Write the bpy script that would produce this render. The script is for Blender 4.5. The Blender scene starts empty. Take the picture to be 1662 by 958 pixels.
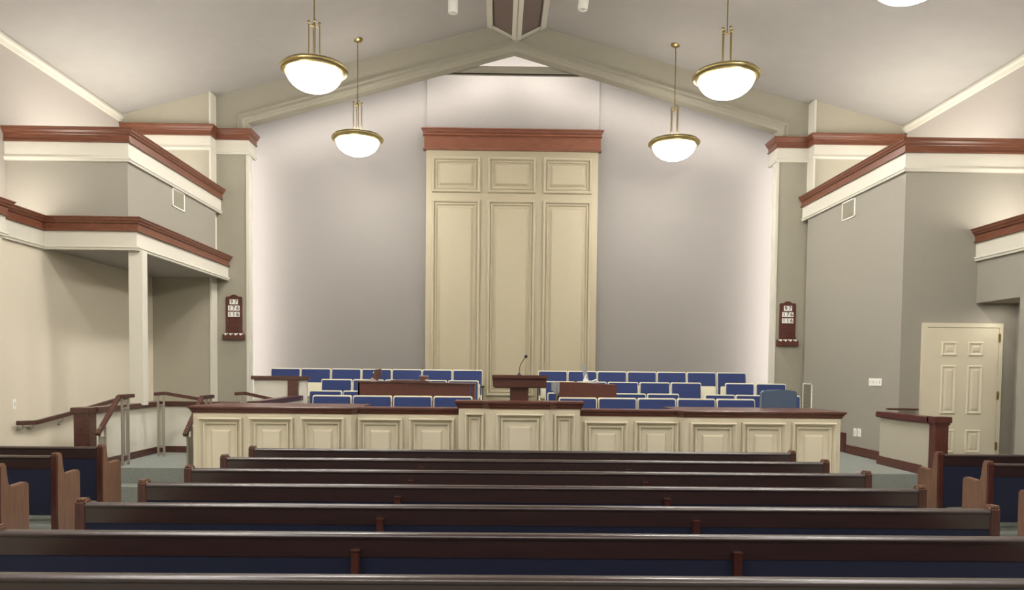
import bpy, bmesh, math, random
from mathutils import Vector, Matrix
random.seed(7)
S = bpy.context.scene
C = S.collection
PI = math.pi
# ------------------------------------------------------------------ camera
EYE = Vector((-.2976, 0, 1.76)); F = 1207.1; PX, PY = 824.8, 649.2
yaw, pitch, roll = .0143, -.0398, .0102
fw = Vector((math.sin(yaw)*math.cos(pitch), math.cos(yaw)*math.cos(pitch), math.sin(pitch)))
rt = Vector((math.cos(yaw), -math.sin(yaw), 0)); up = rt.cross(fw)
r2 = rt*math.cos(roll)+up*math.sin(roll); u2 = -rt*math.sin(roll)+up*math.cos(roll)
cam_d = bpy.data.cameras.new('camera'); cam = bpy.data.objects.new('camera', cam_d); C.objects.link(cam)
cam_d.sensor_fit = 'HORIZONTAL'; cam_d.sensor_width = 36; cam_d.lens = F/1662*36
cam_d.shift_x = (831-PX)/1662; cam_d.shift_y = (PY-479)/1662; cam_d.clip_start = .05; cam_d.clip_end = 100
M = Matrix.Identity(4)
for i in range(3):
    M[i][0], M[i][1], M[i][2], M[i][3] = r2[i], u2[i], -fw[i], EYE[i]
cam.matrix_world = M; S.camera = cam

def at(x, y, Y):            # surveying help: the point of the photo on the plane at depth Y
    d = (x-PX)/F*r2-(y-PY)/F*u2+fw
    return EYE+d*(Y/d.y)
def atX(x, y, X):
    d = (x-PX)/F*r2-(y-PY)/F*u2+fw
    return EYE+d*((X-EYE.x)/d.x)

# ------------------------------------------------------------------ materials
def srgb(r, g, b):
    f = lambda c: (c/255/12.92) if c/255 <= .04045 else ((c/255+.055)/1.055)**2.4
    return (f(r), f(g), f(b), 1)
def mat(name, col, rough=.6, metal=0, noise=0, nscale=20, bump=0, bscale=80, spec=.5, col2=None, stretch=None, emit=0, ecol=None, sheen=0):
    m = bpy.data.materials.new(name); m.use_nodes = True; nt = m.node_tree; b = nt.nodes['Principled BSDF']
    b.inputs['Base Color'].default_value = col; b.inputs['Roughness'].default_value = rough
    b.inputs['Metallic'].default_value = metal; b.inputs['Specular IOR Level'].default_value = spec
    if sheen: b.inputs['Sheen Weight'].default_value = sheen
    tc = nt.nodes.new('ShaderNodeTexCoord'); mp = nt.nodes.new('ShaderNodeMapping')
    nt.links.new(tc.outputs['Object'], mp.inputs['Vector'])
    if stretch: mp.inputs['Scale'].default_value = stretch
    if noise or col2:
        n = nt.nodes.new('ShaderNodeTexNoise'); n.inputs['Scale'].default_value = nscale; n.inputs['Detail'].default_value = 6
        n.inputs['Roughness'].default_value = .6
        nt.links.new(mp.outputs['Vector'], n.inputs['Vector'])
        r = nt.nodes.new('ShaderNodeValToRGB'); r.color_ramp.elements[0].position = .3; r.color_ramp.elements[1].position = .7
        c2 = col2 if col2 else tuple(min(1, c*(1+noise)) for c in col[:3])+(1,)
        c1 = col if col2 else tuple(c*(1-noise) for c in col[:3])+(1,)
        r.color_ramp.elements[0].color = c1; r.color_ramp.elements[1].color = c2
        nt.links.new(n.outputs['Fac'], r.inputs['Fac']); nt.links.new(r.outputs['Color'], b.inputs['Base Color'])
    if bump:
        n2 = nt.nodes.new('ShaderNodeTexNoise'); n2.inputs['Scale'].default_value = bscale; n2.inputs['Detail'].default_value = 4
        bp = nt.nodes.new('ShaderNodeBump'); bp.inputs['Strength'].default_value = bump; bp.inputs['Distance'].default_value = .01
        nt.links.new(mp.outputs['Vector'], n2.inputs['Vector'])
        nt.links.new(n2.outputs['Fac'], bp.inputs['Height']); nt.links.new(bp.outputs['Normal'], b.inputs['Normal'])
    if emit:
        b.inputs['Emission Color'].default_value = ecol or col; b.inputs['Emission Strength'].default_value = emit
    return m
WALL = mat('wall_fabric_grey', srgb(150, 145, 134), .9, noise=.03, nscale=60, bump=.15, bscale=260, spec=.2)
WALLB = mat('wall_fabric_pale', srgb(132, 127, 122), .9, noise=.03, nscale=50, bump=.15, bscale=240, spec=.2)
CREAMB = mat('bay_cream_dimmed', srgb(166, 156, 132), .45, noise=.012, nscale=6, spec=.35)  # rostrum cream, darkened to offset the strong pendant light on the bay
PAINT = mat('painted_trim_cream', srgb(206, 202, 188), .5, noise=.01, nscale=5, spec=.35)
BAYM = mat('outer_bay_paint', srgb(172, 166, 149), .8, noise=.015, nscale=8, spec=.2)
WALLU = mat('upper_wall_pale', srgb(172, 165, 156), .9, noise=.03, nscale=50, bump=.12, bscale=240, spec=.2)
CREAM = mat('cream_panel_paint', srgb(210, 201, 177), .42, noise=.012, nscale=6, spec=.4)
PILASTER = mat('pilaster_paint', srgb(154, 149, 134), .75, noise=.015, nscale=8, spec=.25)
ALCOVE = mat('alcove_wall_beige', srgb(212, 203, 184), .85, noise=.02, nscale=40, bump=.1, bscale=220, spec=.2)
CEIL = mat('ceiling_plaster', srgb(168, 164, 158), .85, noise=.025, nscale=3, bump=.25, bscale=26, spec=.2)
WOODT = mat('cornice_mahogany', srgb(86, 47, 33), .36, col2=srgb(130, 80, 56), nscale=5, stretch=(.8, 5, 22), spec=.5)
WOODY = mat('cornice_mahogany_side', srgb(86, 47, 33), .36, col2=srgb(130, 80, 56), nscale=5, stretch=(5, .8, 22), spec=.5)
PEW = mat('pew_wood_dark', srgb(35, 18, 17), .34, col2=srgb(48, 25, 22), nscale=4, stretch=(.6, 6, 20), spec=1.0)
PEWEDGE = mat('pew_edge_shade_and_post_wood', srgb(58, 30, 25), .28, col2=srgb(80, 44, 35), nscale=4, stretch=(9, 9, 1), spec=.5)  # pew-end wood with shade put into its colour; support posts share it
PEWEND = mat('pew_end_wood', srgb(98, 68, 54), .34, col2=srgb(124, 92, 74), nscale=4, stretch=(9, 9, 1), spec=.5)
DARKW = mat('handrail_wood', srgb(64, 38, 32), .32, col2=srgb(90, 56, 46), nscale=4, stretch=(3, 3, 14), spec=.5)
PULP = mat('pulpit_wood', srgb(70, 37, 31), .3, col2=srgb(98, 56, 45), nscale=4, stretch=(2, 6, 22), spec=.5)
PULPV = mat('pulpit_wood_vertical', srgb(70, 37, 31), .3, col2=srgb(98, 56, 45), nscale=4, stretch=(22, 6, 1.5), spec=.5)
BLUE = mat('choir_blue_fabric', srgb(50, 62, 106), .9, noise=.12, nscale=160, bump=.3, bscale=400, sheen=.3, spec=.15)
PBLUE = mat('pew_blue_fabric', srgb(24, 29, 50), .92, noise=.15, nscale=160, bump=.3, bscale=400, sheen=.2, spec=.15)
LBLUE = mat('armchair_slate_blue', srgb(76, 90, 110), .85, noise=.1, nscale=80, bump=.2, bscale=300, sheen=.3, spec=.2)
SEATF = mat('chair_frame_cream', srgb(222, 216, 190), .4, spec=.4)
CARPET = mat('carpet_grey_green', srgb(112, 118, 114), .97, col2=srgb(160, 162, 154), nscale=120, bump=.6, bscale=350, spec=.1)
BRASS = mat('aged_brass', srgb(168, 152, 104), .34, metal=1, noise=.1, nscale=30)
STEEL = mat('satin_nickel', srgb(168, 162, 150), .4, metal=.55)
WHITE = mat('white_plastic', srgb(236, 234, 226), .4)
GLASS = mat('opal_glass_lit', srgb(255, 250, 240), .25, emit=60.0, ecol=(1, .965, .91, 1))
TAUPE = mat('ridge_panel_taupe', srgb(122, 108, 101), .9, noise=.04, nscale=40, bump=.1, bscale=200, spec=.15)
BLACK = mat('black_plastic', srgb(18, 17, 17), .5)
VENTM = mat('grille_grey_green', srgb(104, 102, 90), .6)
LABELM = mat('number_card_white', srgb(232, 230, 222), .5)
PAPER = mat('paper_white', srgb(232, 230, 226), .6)
GREYP = mat('grey_music_stand', srgb(150, 152, 158), .35, metal=.3)
GROUT = mat('dark_void', srgb(28, 28, 26), .8)

for m_ in (PEWEDGE, DARKW):
    b_ = m_.node_tree.nodes['Principled BSDF']; b_.inputs['Coat Weight'].default_value = .25; b_.inputs['Coat Roughness'].default_value = .18
# ------------------------------------------------------------------ mesh helpers
class MB:
    def __init__(s): s.v = []; s.f = []
    def add(s, vs, fs):
        o = len(s.v); s.v += [tuple(v) for v in vs]; s.f += [tuple(i+o for i in f) for f in fs]; return s
    def box(s, x0, x1, y0, y1, z0, z1):
        vs = [(x, y, z) for z in (z0, z1) for y in (y0, y1) for x in (x0, x1)]
        return s.add(vs, [(0, 2, 3, 1), (4, 5, 7, 6), (0, 1, 5, 4), (2, 6, 7, 3), (0, 4, 6, 2), (1, 3, 7, 5)])
    def prism(s, pts, a, b, axis='z'):
        n = len(pts)
        def P(p, t):
            return {'z': (p[0], p[1], t), 'y': (p[0], t, p[1]), 'x': (t, p[0], p[1])}[axis]
        vs = [P(p, a) for p in pts]+[P(p, b) for p in pts]
        return s.add(vs, [tuple(range(n))[::-1], tuple(range(n, 2*n))]+[(i, (i+1) % n, n+(i+1) % n, n+i) for i in range(n)])
    def tube(s, pts, r, n=10, cap=True):
        pts = [Vector(p) for p in pts]; rs = r if isinstance(r, (list, tuple)) else [r]*len(pts)
        vs = []; t0 = (pts[1]-pts[0]).normalized()
        a = t0.orthogonal().normalized()
        for i, p in enumerate(pts):
            t = (pts[min(i+1, len(pts)-1)]-pts[max(i-1, 0)]).normalized()
            a = (a-t*a.dot(t)).normalized(); b = t.cross(a)
            for k in range(n):
                an = 2*PI*k/n; vs.append(p+(a*math.cos(an)+b*math.sin(an))*rs[i])
        fs = [(i*n+k, i*n+(k+1) % n, (i+1)*n+(k+1) % n, (i+1)*n+k) for i in range(len(pts)-1) for k in range(n)]
        if cap: fs += [tuple(range(n))[::-1], tuple((len(pts)-1)*n+k for k in range(n))]
        return s.add(vs, fs)
    def bar(s, p, q, w, h):      # rectangular bar from p to q, w across, h tall
        p, q = Vector(p), Vector(q); t = (q-p).normalized(); sd = t.cross(Vector((0, 0, 1)))
        if sd.length < 1e-3: sd = Vector((1, 0, 0))
        sd.normalize(); u = sd.cross(t)
        vs = [e+sd*a*w/2+u*b*h/2 for e in (p, q) for a, b in ((-1, -1), (1, -1), (1, 1), (-1, 1))]
        return s.add(vs, [(0, 1, 2, 3), (7, 6, 5, 4), (0, 4, 5, 1), (1, 5, 6, 2), (2, 6, 7, 3), (3, 7, 4, 0)])
    def lathe(s, prof, cx=0, cy=0, n=48, closed=False):
        vs = []; m = len(prof)
        for k in range(n):
            a = 2*PI*k/n; vs += [(cx+r*math.cos(a), cy+r*math.sin(a), z) for r, z in prof]
        R = m if closed else m-1
        return s.add(vs, [(k*m+i, ((k+1) % n)*m+i, ((k+1) % n)*m+(i+1) % m, k*m+(i+1) % m) for k in range(n) for i in range(R)])
    def sweep(s, path, prof, z=0, side=1, caps=True):
        # plan path (x,y), profile [(out, dz)] as closed loop
        path = [Vector(p) for p in path]; n = len(path); m = len(prof); vs = []
        for i, p in enumerate(path):
            def nrm(a, b):
                t = (b-a).normalized(); return Vector((t.y, -t.x))*side
            if i == 0: o = nrm(path[0], path[1])
            elif i == n-1: o = nrm(path[-2], path[-1])
            else:
                a = nrm(path[i-1], p); b = nrm(p, path[i+1]); o = (a+b)/(1+a.dot(b))
            for d, dz in prof: vs.append((p.x+o.x*d, p.y+o.y*d, z+dz))
        fs = [(i*m+k, i*m+(k+1) % m, (i+1)*m+(k+1) % m, (i+1)*m+k) for i in range(n-1) for k in range(m)]
        if caps: fs += [tuple(range(m)), tuple((n-1)*m+k for k in range(m))[::-1]]
        return s.add(vs, fs)
    def rings(s, x0, x1, z0, z1, rings, pl=lambda a, b, d: (a, b, d)):
        # nested rectangles: (inset, out) ; pl maps (a along, z, out)
        vs = []
        for i, d in rings:
            vs += [pl(x0+i, z0+i, d), pl(x1-i, z0+i, d), pl(x1-i, z1-i, d), pl(x0+i, z1-i, d)]
        fs = [(j*4+k, j*4+(k+1) % 4, (j+1)*4+(k+1) % 4, (j+1)*4+k) for j in range(len(rings)-1) for k in range(4)]
        j = len(rings)-1; fs.append((j*4, j*4+1, j*4+2, j*4+3))
        return s.add(vs, fs)
    def build(s, name, m, parent=None, smooth=False, bevel=0, kind=None):
        me = bpy.data.meshes.new(name); me.from_pydata(s.v, [], s.f); me.update()
        bm = bmesh.new(); bm.from_mesh(me); bmesh.ops.recalc_face_normals(bm, faces=bm.faces[:])
        if bevel:
            es = [e for e in bm.edges if len(e.link_faces) == 2 and e.calc_face_angle(0) > .5]
            bmesh.ops.bevel(bm, geom=es, offset=bevel, segments=2, affect='EDGES', clamp_overlap=True)
        bm.to_mesh(me); bm.free()
        if smooth:
            for p in me.polygons: p.use_smooth = True
            try: me.set_sharp_from_angle(angle=math.radians(40))
            except Exception: pass
        me.materials.append(m)
        o = bpy.data.objects.new(name, me); C.objects.link(o)
        if parent: o.parent = parent
        if kind: o['kind'] = kind
        return o
def thing(name, label, cat, loc=(0, 0, 0), rz=0, group=None):
    o = bpy.data.objects.new(name, None); C.objects.link(o); o.location = loc; o.rotation_euler = (0, 0, rz)
    o.empty_display_size = .1; tag(o, label, cat, group); return o
def tag(o, label, cat, group=None):
    o['label'] = label; o['category'] = cat
    if group: o['group'] = group
    return o
def dup(root, loc, rz=0, label=None, group=None):
    r = root.copy(); C.objects.link(r); r.location = loc; r.rotation_euler = (0, 0, rz)
    if label: r['label'] = label
    if group: r['group'] = group
    for ch in list(root.children):
        c = ch.copy(); C.objects.link(c); c.parent = r
        for g in ch.children:
            d = g.copy(); C.objects.link(d); d.parent = c
    return r
def struct(name, mb, m, **k): return mb.build(name, m, kind='structure', **k)

# ================================================================== THE ROOM
FL = .42                                   # rostrum floor
RZ, SL = 8.51, .268                        # ridge height, roof slope
ez = lambda x: RZ-SL*abs(x)
XW = 7.45; YF = 14.6; YO = 14.35; YB = 15.7; YBACK = -5.0
XR = 5.65; XL = -5.70; YBX = 10.93
# floors
struct('floor', MB().box(-8, 8, YBACK-.2, 16.2, -.2, 0), CARPET)
# ceiling: two sloping slabs
cb = MB().prism([(0, RZ), (XW+.2, ez(XW+.2)), (XW+.2, ez(XW+.2)+.2), (0, RZ+.2), (-XW-.2, ez(XW+.2)+.2), (-XW-.2, ez(XW+.2))], YBACK-.2, YF+.02, 'y')
struct('ceiling', cb, CEIL)
# side walls: thick lower wall with a ledge, upper wall set back
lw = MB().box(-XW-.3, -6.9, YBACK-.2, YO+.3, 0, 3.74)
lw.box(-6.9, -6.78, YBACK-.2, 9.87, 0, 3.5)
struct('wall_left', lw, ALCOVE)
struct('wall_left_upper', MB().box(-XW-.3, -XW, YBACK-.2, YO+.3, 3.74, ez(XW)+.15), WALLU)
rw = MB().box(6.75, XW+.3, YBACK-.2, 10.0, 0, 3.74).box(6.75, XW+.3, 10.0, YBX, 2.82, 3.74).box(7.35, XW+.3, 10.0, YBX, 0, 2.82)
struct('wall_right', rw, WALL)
struct('wall_right_upper', MB().box(XW, XW+.3, YBACK-.2, YO+.3, 3.74, ez(XW)+.15), WALLU)
# loft boxes beside the rostrum
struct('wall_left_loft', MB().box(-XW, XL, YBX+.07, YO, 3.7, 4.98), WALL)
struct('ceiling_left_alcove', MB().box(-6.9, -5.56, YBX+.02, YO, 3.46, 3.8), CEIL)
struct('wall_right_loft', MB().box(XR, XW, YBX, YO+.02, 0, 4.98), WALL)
# back of the rooms: outer bays and the proscenium with its gabled opening
struct('wall_back_left', MB().box(-XW-.3, -5.80, YO, YF+.3, 0, ez(5.8)+.1), BAYM)
struct('wall_back_right', MB().box(5.74, XW+.3, YO, YF+.3, 0, ez(5.8)+.1), BAYM)
OL, OR_ = at(410, 500, 14.8).x, at(1249, 500, 14.8).x
OZ = (at(410, 205, 14.8).z+at(1249, 219, 14.8).z)/2; OP = at(835, 91, 14.8).z
op = [(OL, 0), (OL, OZ), (-.035, OP), (OR_, OZ), (OR_, 0)]
struct('wall_proscenium', MB().prism([(-5.80, 0)]+[(OL-.012, 0), (OL-.012, OZ+.01), (-.035, OP+.014), (OR_+.012, OZ+.01), (OR_+.012, 0)]+[(5.74, 0), (5.74, ez(5.74)+.1), (0, RZ+.1), (-5.80, ez(5.8)+.1)], YF, YF+.19, 'y'), PILASTER)
# casing round the opening
def off_path(pts, d):
    out = []
    for i, p in enumerate(pts):
        p = Vector(p)
        def nrm(a, b):
            t = (Vector(b)-Vector(a)).normalized(); return Vector((-t.y, t.x))
        if i == 0: o = nrm(pts[0], pts[1])
        elif i == len(pts)-1: o = nrm(pts[-2], pts[-1])
        else:
            a = nrm(pts[i-1], p); b = nrm(p, pts[i+1]); o = (a+b)/(1+a.dot(b))
        out.append(p+o*d)
    return out
cs = MB(); prof = [(0, -.2), (0, .025), (.05, .03), (.06, .055), (.10, .06), (.11, .035), (.16, .035), (.17, .06), (.19, .06), (.20, 0)]
vs = []
for d, o in prof:
    vs += [(p.x, YF-o, p.y) for p in off_path([(OL, 6.3), (OL, OZ), (-.035, OP), (OR_, OZ), (OR_, 6.3)], d)]
cs.add(vs, [(j*5+k, j*5+k+1, (j+1)*5+k+1, (j+1)*5+k) for j in range(len(prof)-1) for k in range(4)])
struct('trim_1', cs, PILASTER)
struct('trim_23', MB().box(OL-.05, OL, YF-.012, YF+.2, FL, 6.2).box(OR_, OR_+.05, YF-.012, YF+.2, FL, 6.2), PAINT)
# choir niche behind the opening
nb = MB().box(-5.9, 5.9, YB, YB+.25, 0, 9.2)
struct('wall_back', nb, WALLB)
PXL, PXR = at(692, 300, YB-.06).x, at(971, 300, YB-.06).x
struct('wall_back_centre', MB().box(PXL, PXR, YB-.05, YB+.01, 0, 9.0), WALLB)
struct('wall_niche_left', MB().box(-6.1, -5.9, YF+.19, YB+.25, 0, 9.2), WALLB)
struct('wall_niche_right', MB().box(5.9, 6.1, YF+.19, YB+.25, 0, 9.2), WALLB)
struct('ceiling_niche', MB().box(-6.1, 6.1, YF+.19, YB+.25, 8.95, 9.15), WALLB)
# flat cove beam near the peak
a = at(735, 118, 14.87); b = at(777, 106, 14.87)
cv = MB().box(-2.2, 2.2, 14.87, 14.93, a.z, b.z-.01).box(-2.2, 2.2, 14.86, 15.0, a.z, a.z+.03)
struct('trim_2', cv, PILASTER)
# far wall behind the camera
struct('wall_rear', MB().box(-XW-.3, XW+.3, YBACK-.3, YBACK, 0, 8.9), WALL)

# ---- cornices: mahogany crown over a painted frieze
CW = [(0, 0), (.115, 0), (.118, -.012), (.105, -.022), (.098, -.045), (.078, -.068), (.072, -.085), (.058, -.088), (.05, -.098), (.048, -.175), (.066, -.18), (.066, -.2), (0, -.2)]
CP = [(0, -.2), (.03, -.2), (.03, -.41), (.055, -.413), (.058, -.432), (.045, -.445), (.04, -.468), (0, -.47)]
def cornice(n, path, z, side, wood=WOODT):
    struct('trim_%d' % n, MB().sweep(path, CW, z, side), wood)
    struct('trim_%d' % (n+1), MB().sweep(path, CP, z, side), PAINT)
zu = 5.19
cornice(3, [(-XW+.0, YBX+.07), (XL, YBX+.07), (XL, YF-.02)], zu, 1)
cornice(5, [(XW, YBX), (XR, YBX), (XR, YF-.02)], zu, -1)
zl = 3.91
cornice(7, [(-6.78, YBACK), (-6.78, 9.87), (-6.9, 9.87), (-6.9, YBX+.02), (-5.57, YBX+.02), (-5.57, YF-.02)], zl, 1, WOODY)
cornice(9, [(6.75, YBACK), (6.75, YBX-.001)], 3.9, -1, WOODY)
zp = 6.33
cornice(11, [(-XW, YO), (-5.80, YO), (-5.80, YF), (OL-.02, YF), (OL-.02, YF+.4)], zp, 1)
cornice(13, [(XW, YO), (5.74, YO), (5.74, YF), (OR_+.02, YF), (OR_+.02, YF+.4)], zp, -1)
# eave mouldings
ev = [(0, .05), (.02, .05), (.05, .0), (.05, -.03), (.03, -.05), (.02, -.11), (0, -.12)]
struct('trim_15', MB().sweep([(-XW, YBACK), (-XW, YO)], [(d, z-SL*d*0) for d, z in ev], ez(XW)-.04, 1), PAINT)
struct('trim_16', MB().sweep([(XW, YBACK), (XW, YO)], ev, ez(XW)-.04, -1), PAINT)
# column under the left loft, corner strip
cx0, cx1 = at(212, 450, 11.06).x, at(234, 450, 11.06).x
col = MB().box(cx0, cx1, 11.0, 11.16, 1.19, 3.46)
struct('trim_17', col, PAINT)
struct('trim_18', MB().box(-5.80, -5.765, YO-.03, YF, 0, 5.86).box(-5.80, -5.765, YO-.03, YF, 6.33, ez(5.8)), PAINT)
struct('trim_19', MB().box(5.70, 5.74, YO-.03, YF, 4.9, 5.86).box(5.70, 5.74, YO-.03, YF, 6.33, ez(5.7)), PAINT)
# ridge beam: V-shaped, taupe panels framed in white
rb = MB(); hw, zt, zb = .52, ez(.52), 8.11
struct('ceiling_ridge', MB().prism([(-hw, zt+.02), (0, zb), (hw, zt+.02)], YBACK, YF-.02, 'y'), TAUPE)
def ridge_strip(t0, t1, y0, y1, sgn, th=.02):
    a = Vector((sgn*hw, zt)); b = Vector((0, zb)); n = Vector((sgn*(zt-zb), -hw)).normalized()*th
    p = a.lerp(b, t0); q = a.lerp(b, t1)
    return [(p.x, p.y), (q.x, q.y), (q.x+n.x, q.y+n.y), (p.x+n.x, p.y+n.y)]
fr = MB()
for sg in (-1, 1):
    fr.prism(ridge_strip(-.06, .13, 0, 0, sg, .04), YBACK, YF-.02, 'y'); fr.prism(ridge_strip(.85, 1.0, 0, 0, sg, .03), YBACK, YF-.02, 'y')
    fr.prism(ridge_strip(.1, .9, 0, 0, sg, .025), YF-.12, YF-.02, 'y'); fr.prism(ridge_strip(.1, .9, 0, 0, sg, .025), 8.0, 8.1, 'y')
struct('trim_20', fr, PAINT)

# ---- rostrum floor, steps, tiers
rf = MB().box(-5.6, 5.60, 9.86, YB, 0, FL).box(-4.0, 4.0, 9.5, 9.86, 0, FL)
struct('floor_rostrum', rf, CARPET)
struct('floor_step_left', MB().box(-5.58, -4.12, 9.58, 9.86, 0, .21), CARPET)
struct('floor_step_right', MB().box(4.06, 5.40, 9.58, 9.86, 0, .21), CARPET)
struct('floor_tier', MB().box(-4.4, 5.0, 13.62, YB, FL, .62).box(-5.0, 5.0, 14.42, YB, .62, .82), CARPET)
struct('floor_ramp_right', MB().box(5.58, 7.35, 8.9, YBX, 0, .40), CARPET)
struct('floor_ramp_left', MB().prism([(9.2, 0), (12, .36), (YO, .4), (YO, 0)], -6.9, -5.8, 'x'), CARPET)
print('step check', at(230, 760, 9.86), at(210, 783, 9.58))

# ---- centre panelled bay on the back wall
RELB = [(0, 0), (.003, .04), (.02, .05), (.05, .046), (.062, .012), (.075, .010), (.08, .028), (.1, .028), (.118, .001), (.15, .001), (.155, .008), (.19, .034)]
bay = thing('panelled_wall_bay', 'tall cream panelled bay with mahogany crown on the rostrum back wall', 'wall panelling', (0, YB, 0))
yb = YB-.12
bay_l, bay_r = at(691, 400, yb).x, at(969, 400, yb).x; bz = at(830, 245, yb).z
MB().box(bay_l, bay_r, -.12, -.045, FL, bz).build('panel_board', CREAMB, bay)
pbs = [at(x, 300, yb).x for x in (701, 779.6, 791.7, 869.6, 881.6, 960.6)]
zz = [at(830, y, yb).z for y in (256, 314, 325.5, 643)]
for k in range(3):
    for z1, z0 in ((zz[0], zz[1]), (zz[2], zz[3])):
        MB().rings(pbs[2*k], pbs[2*k+1], z0, z1, [(i, d) for i, d in RELB], lambda a, b, d: (a, -.121-d, b)).build('raised_panel', CREAMB, bay)
cz = at(830, 208.5, yb-.1).z
PW = [(0, 0), (.10, 0), (.10, -.02), (.085, -.03), (.07, -.07), (.05, -.10), (.065, -.105), (.065, -.135), (.04, -.145), (.04, -(cz-bz)+.03), (.06, -(cz-bz)+.02), (.06, -(cz-bz)-.01), (0, -(cz-bz)-.01)]
MB().sweep([(bay_l, -.045), (bay_l, -.12), (bay_r, -.12), (bay_r, -.045)], PW, cz, 1).build('crown', WOODT, bay)
MB().box(bay_l, bay_r, -.12, -.045, bz, cz-.01).build('frieze_board', WOODT, bay)
MB().box(bay_l-.01, bay_r+.01, -.16, -.12, FL, .95).build('plinth', CREAMB, bay)

# ================================================================== ROSTRUM FRONT
X = lambda px, Y: at(px, 665, Y).x
Yo, Yi, Yw, Yc = 9.2, 9.3, 9.2, 9.1
xl, xr = X(313.5, Yo), X(1365, Yo)
plan_l = [(xl, 9.75), (xl, Yo), (X(570, Yo), Yo), (X(580.5, Yi), Yi), (X(746, Yi), Yi)]
plan_r = [(X(940, Yi), Yi), (X(1100, Yi), Yi), (X(1111, Yo), Yo), (xr, Yo), (xr, 9.75)]
plan_c = [(X(744.5, Yw), 9.45), (X(744.5, Yw), Yw), (X(784, Yw), Yw), (X(795, Yc), Yc), (X(891, Yc), Yc), (X(903, Yw), Yw), (X(941.5, Yw), Yw), (X(941.5, Yw), 9.45)]
ztl, zbl = at(440, 660.5, Yo-.05).z, at(440, 671, Yo).z
ztc, zbc = at(840, 652, Yc-.05).z, at(840, 664, Yc).z
ros = thing('rostrum_front', 'long cream panelled rostrum screen with dark mahogany cap behind the pews', 'rostrum', (0, 9.3, 0))
def sh(ps): return [(p[0], p[1]-9.3) for p in ps]
bl = MB()
bl.prism(sh(plan_l)+[(plan_l[-1][0], .15), (xl+.12, .15), (xl+.12, .45)], 0, zbl)
bl.prism(sh(plan_r)+[(xr-.12, .45), (xr-.12, .15), (plan_r[0][0], .15)], 0, zbl)
bl.prism(sh(plan_c), 0, zbc)
bl.build('screen_body', CREAM, ros)
CAP = [(0, 0), (.045, 0), (.052, -.008), (.052, -.022), (.042, -.03), (.034, -.034), (.03, -.05), (.018, -.062), (.014, -(ztl-zbl)), (0, -(ztl-zbl))]
MB().sweep(sh(plan_l), CAP, ztl, 1).prism(sh(plan_l)+[(plan_l[-1][0], .2), (X(590, 9.6), .2), (X(590, 9.6), .85), (xl, .85)], ztl-.04, ztl-.0005).build('cap', PULP, ros, bevel=0)
MB().sweep(sh(plan_r), CAP, ztl, 1).prism(sh(plan_r)+[(xr, .85), (X(1092, 9.6), .85), (X(1092, 9.6), .2), (plan_r[0][0], .2)], ztl-.04, ztl-.0005).build('cap', PULP, ros)
CAPC = [(d, z*(ztc-zbc)/(ztl-zbl)) for d, z in CAP]
MB().sweep(sh(plan_c), CAPC, ztc, 1).prism(sh(plan_c), ztc-.04, ztc-.0005).build('cap', PULP, ros)
REL = [(0, 0), (.004, .014), (.018, .018), (.032, .012), (.045, -.004), (.05, -.028), (.075, -.03), (.08, -.02), (.092, -.02), (.098, -.045), (.15, -.045), (.172, -.02)]
def REC(mx): return [(i, d+.03) for i, d in REL if i <= mx]
def rpan(x0, x1, Y, ytop, rel):
    z1 = at((x0+x1)/2, ytop, Y).z
    MB().rings(X(x0, Y), X(x1, Y), .14, z1, rel, lambda a, b, d: (a, Y-9.3-.001-d, b)).build('raised_panel', CREAM, ros)
full = [(0, 0), (.003, .05), (.014, .062), (.022, .06), (.050, .012), (.060, .006), (.064, .036), (.076, .036), (.098, .001), (.15, .001), (.152, .006), (.172, .030)]
for x0, x1 in ((323, 394.5), (405, 477), (488.5, 560)): rpan(x0, x1, Yo, 677.5, full)
for x0, x1 in ((580.5+1, 654.5), (664, 738)): rpan(x0, x1, Yi, 679, full)
for x0, x1 in ((948, 1019), (1029.5, 1101)): rpan(x0, x1, Yi, 684, full)
for x0, x1 in ((1120, 1195), (1204, 1275), (1285, 1357)): rpan(x0, x1, Yo, 686, full)
rpan(805, 883, Yc, 671.5, full)
nar = [(0, 0), (.003, .05), (.012, .062), (.02, .06), (.044, .012), (.052, .006), (.056, .034), (.066, .034), (.084, .001)]
rpan(754.5, 788-2, Yw, 670.5, nar); rpan(899, 933, Yw, 672.5, nar)

# ================================================================== PULPIT + MICROPHONE
Yp_ = 9.75
pu = thing('pulpit', 'reddish wood pulpit with wide slanted desk on a square pedestal', 'pulpit', (at(843, 620, Yp_).x, Yp_, FL))
ox = pu.location.x
px0, px1 = at(798.5, 612, Yp_-.2).x-ox, at(889.5, 612, Yp_-.2).x-ox
zt_ = at(843, 609, Yp_-.2).z-FL; zm = at(843, 614.5, Yp_-.2).z-FL; zb_ = at(843, 628.5, Yp_-.2).z-FL
MB().prism([(-.27, zt_), (.25, zt_-.05), (.25, zt_-.09), (-.25, zm), (-.27, zm)], px0, px1, 'x').build('desk_top', PULP, pu, bevel=.006)
dx0, dx1 = px0+.01, at(887, 620, Yp_-.2).x-ox
MB().prism([(-.22, zm), (.22, zt_-.09), (.22, zb_+.05), (-.22, zb_)], dx0, dx1, 'x').prism([(dx0-.0, zb_+.03), (dx0+.03, zb_), (dx1, zb_), (dx1, zb_-.012), (dx0+.03, zb_-.012)], -.2, .2, 'y').build('desk_box', PULP, pu, bevel=.004)
pp0, pp1 = at(828, 640, Yp_-.1).x-ox, at(857.5, 640, Yp_-.1).x-ox
MB().box(pp0, pp1, -.12, .14, 0, zb_+.01).build('pedestal', PULPV, pu, bevel=.005)
MB().box(pp0-.08, pp1+.08, -.2, .22, 0, .06).build('foot', PULP, pu, bevel=.005)
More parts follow.
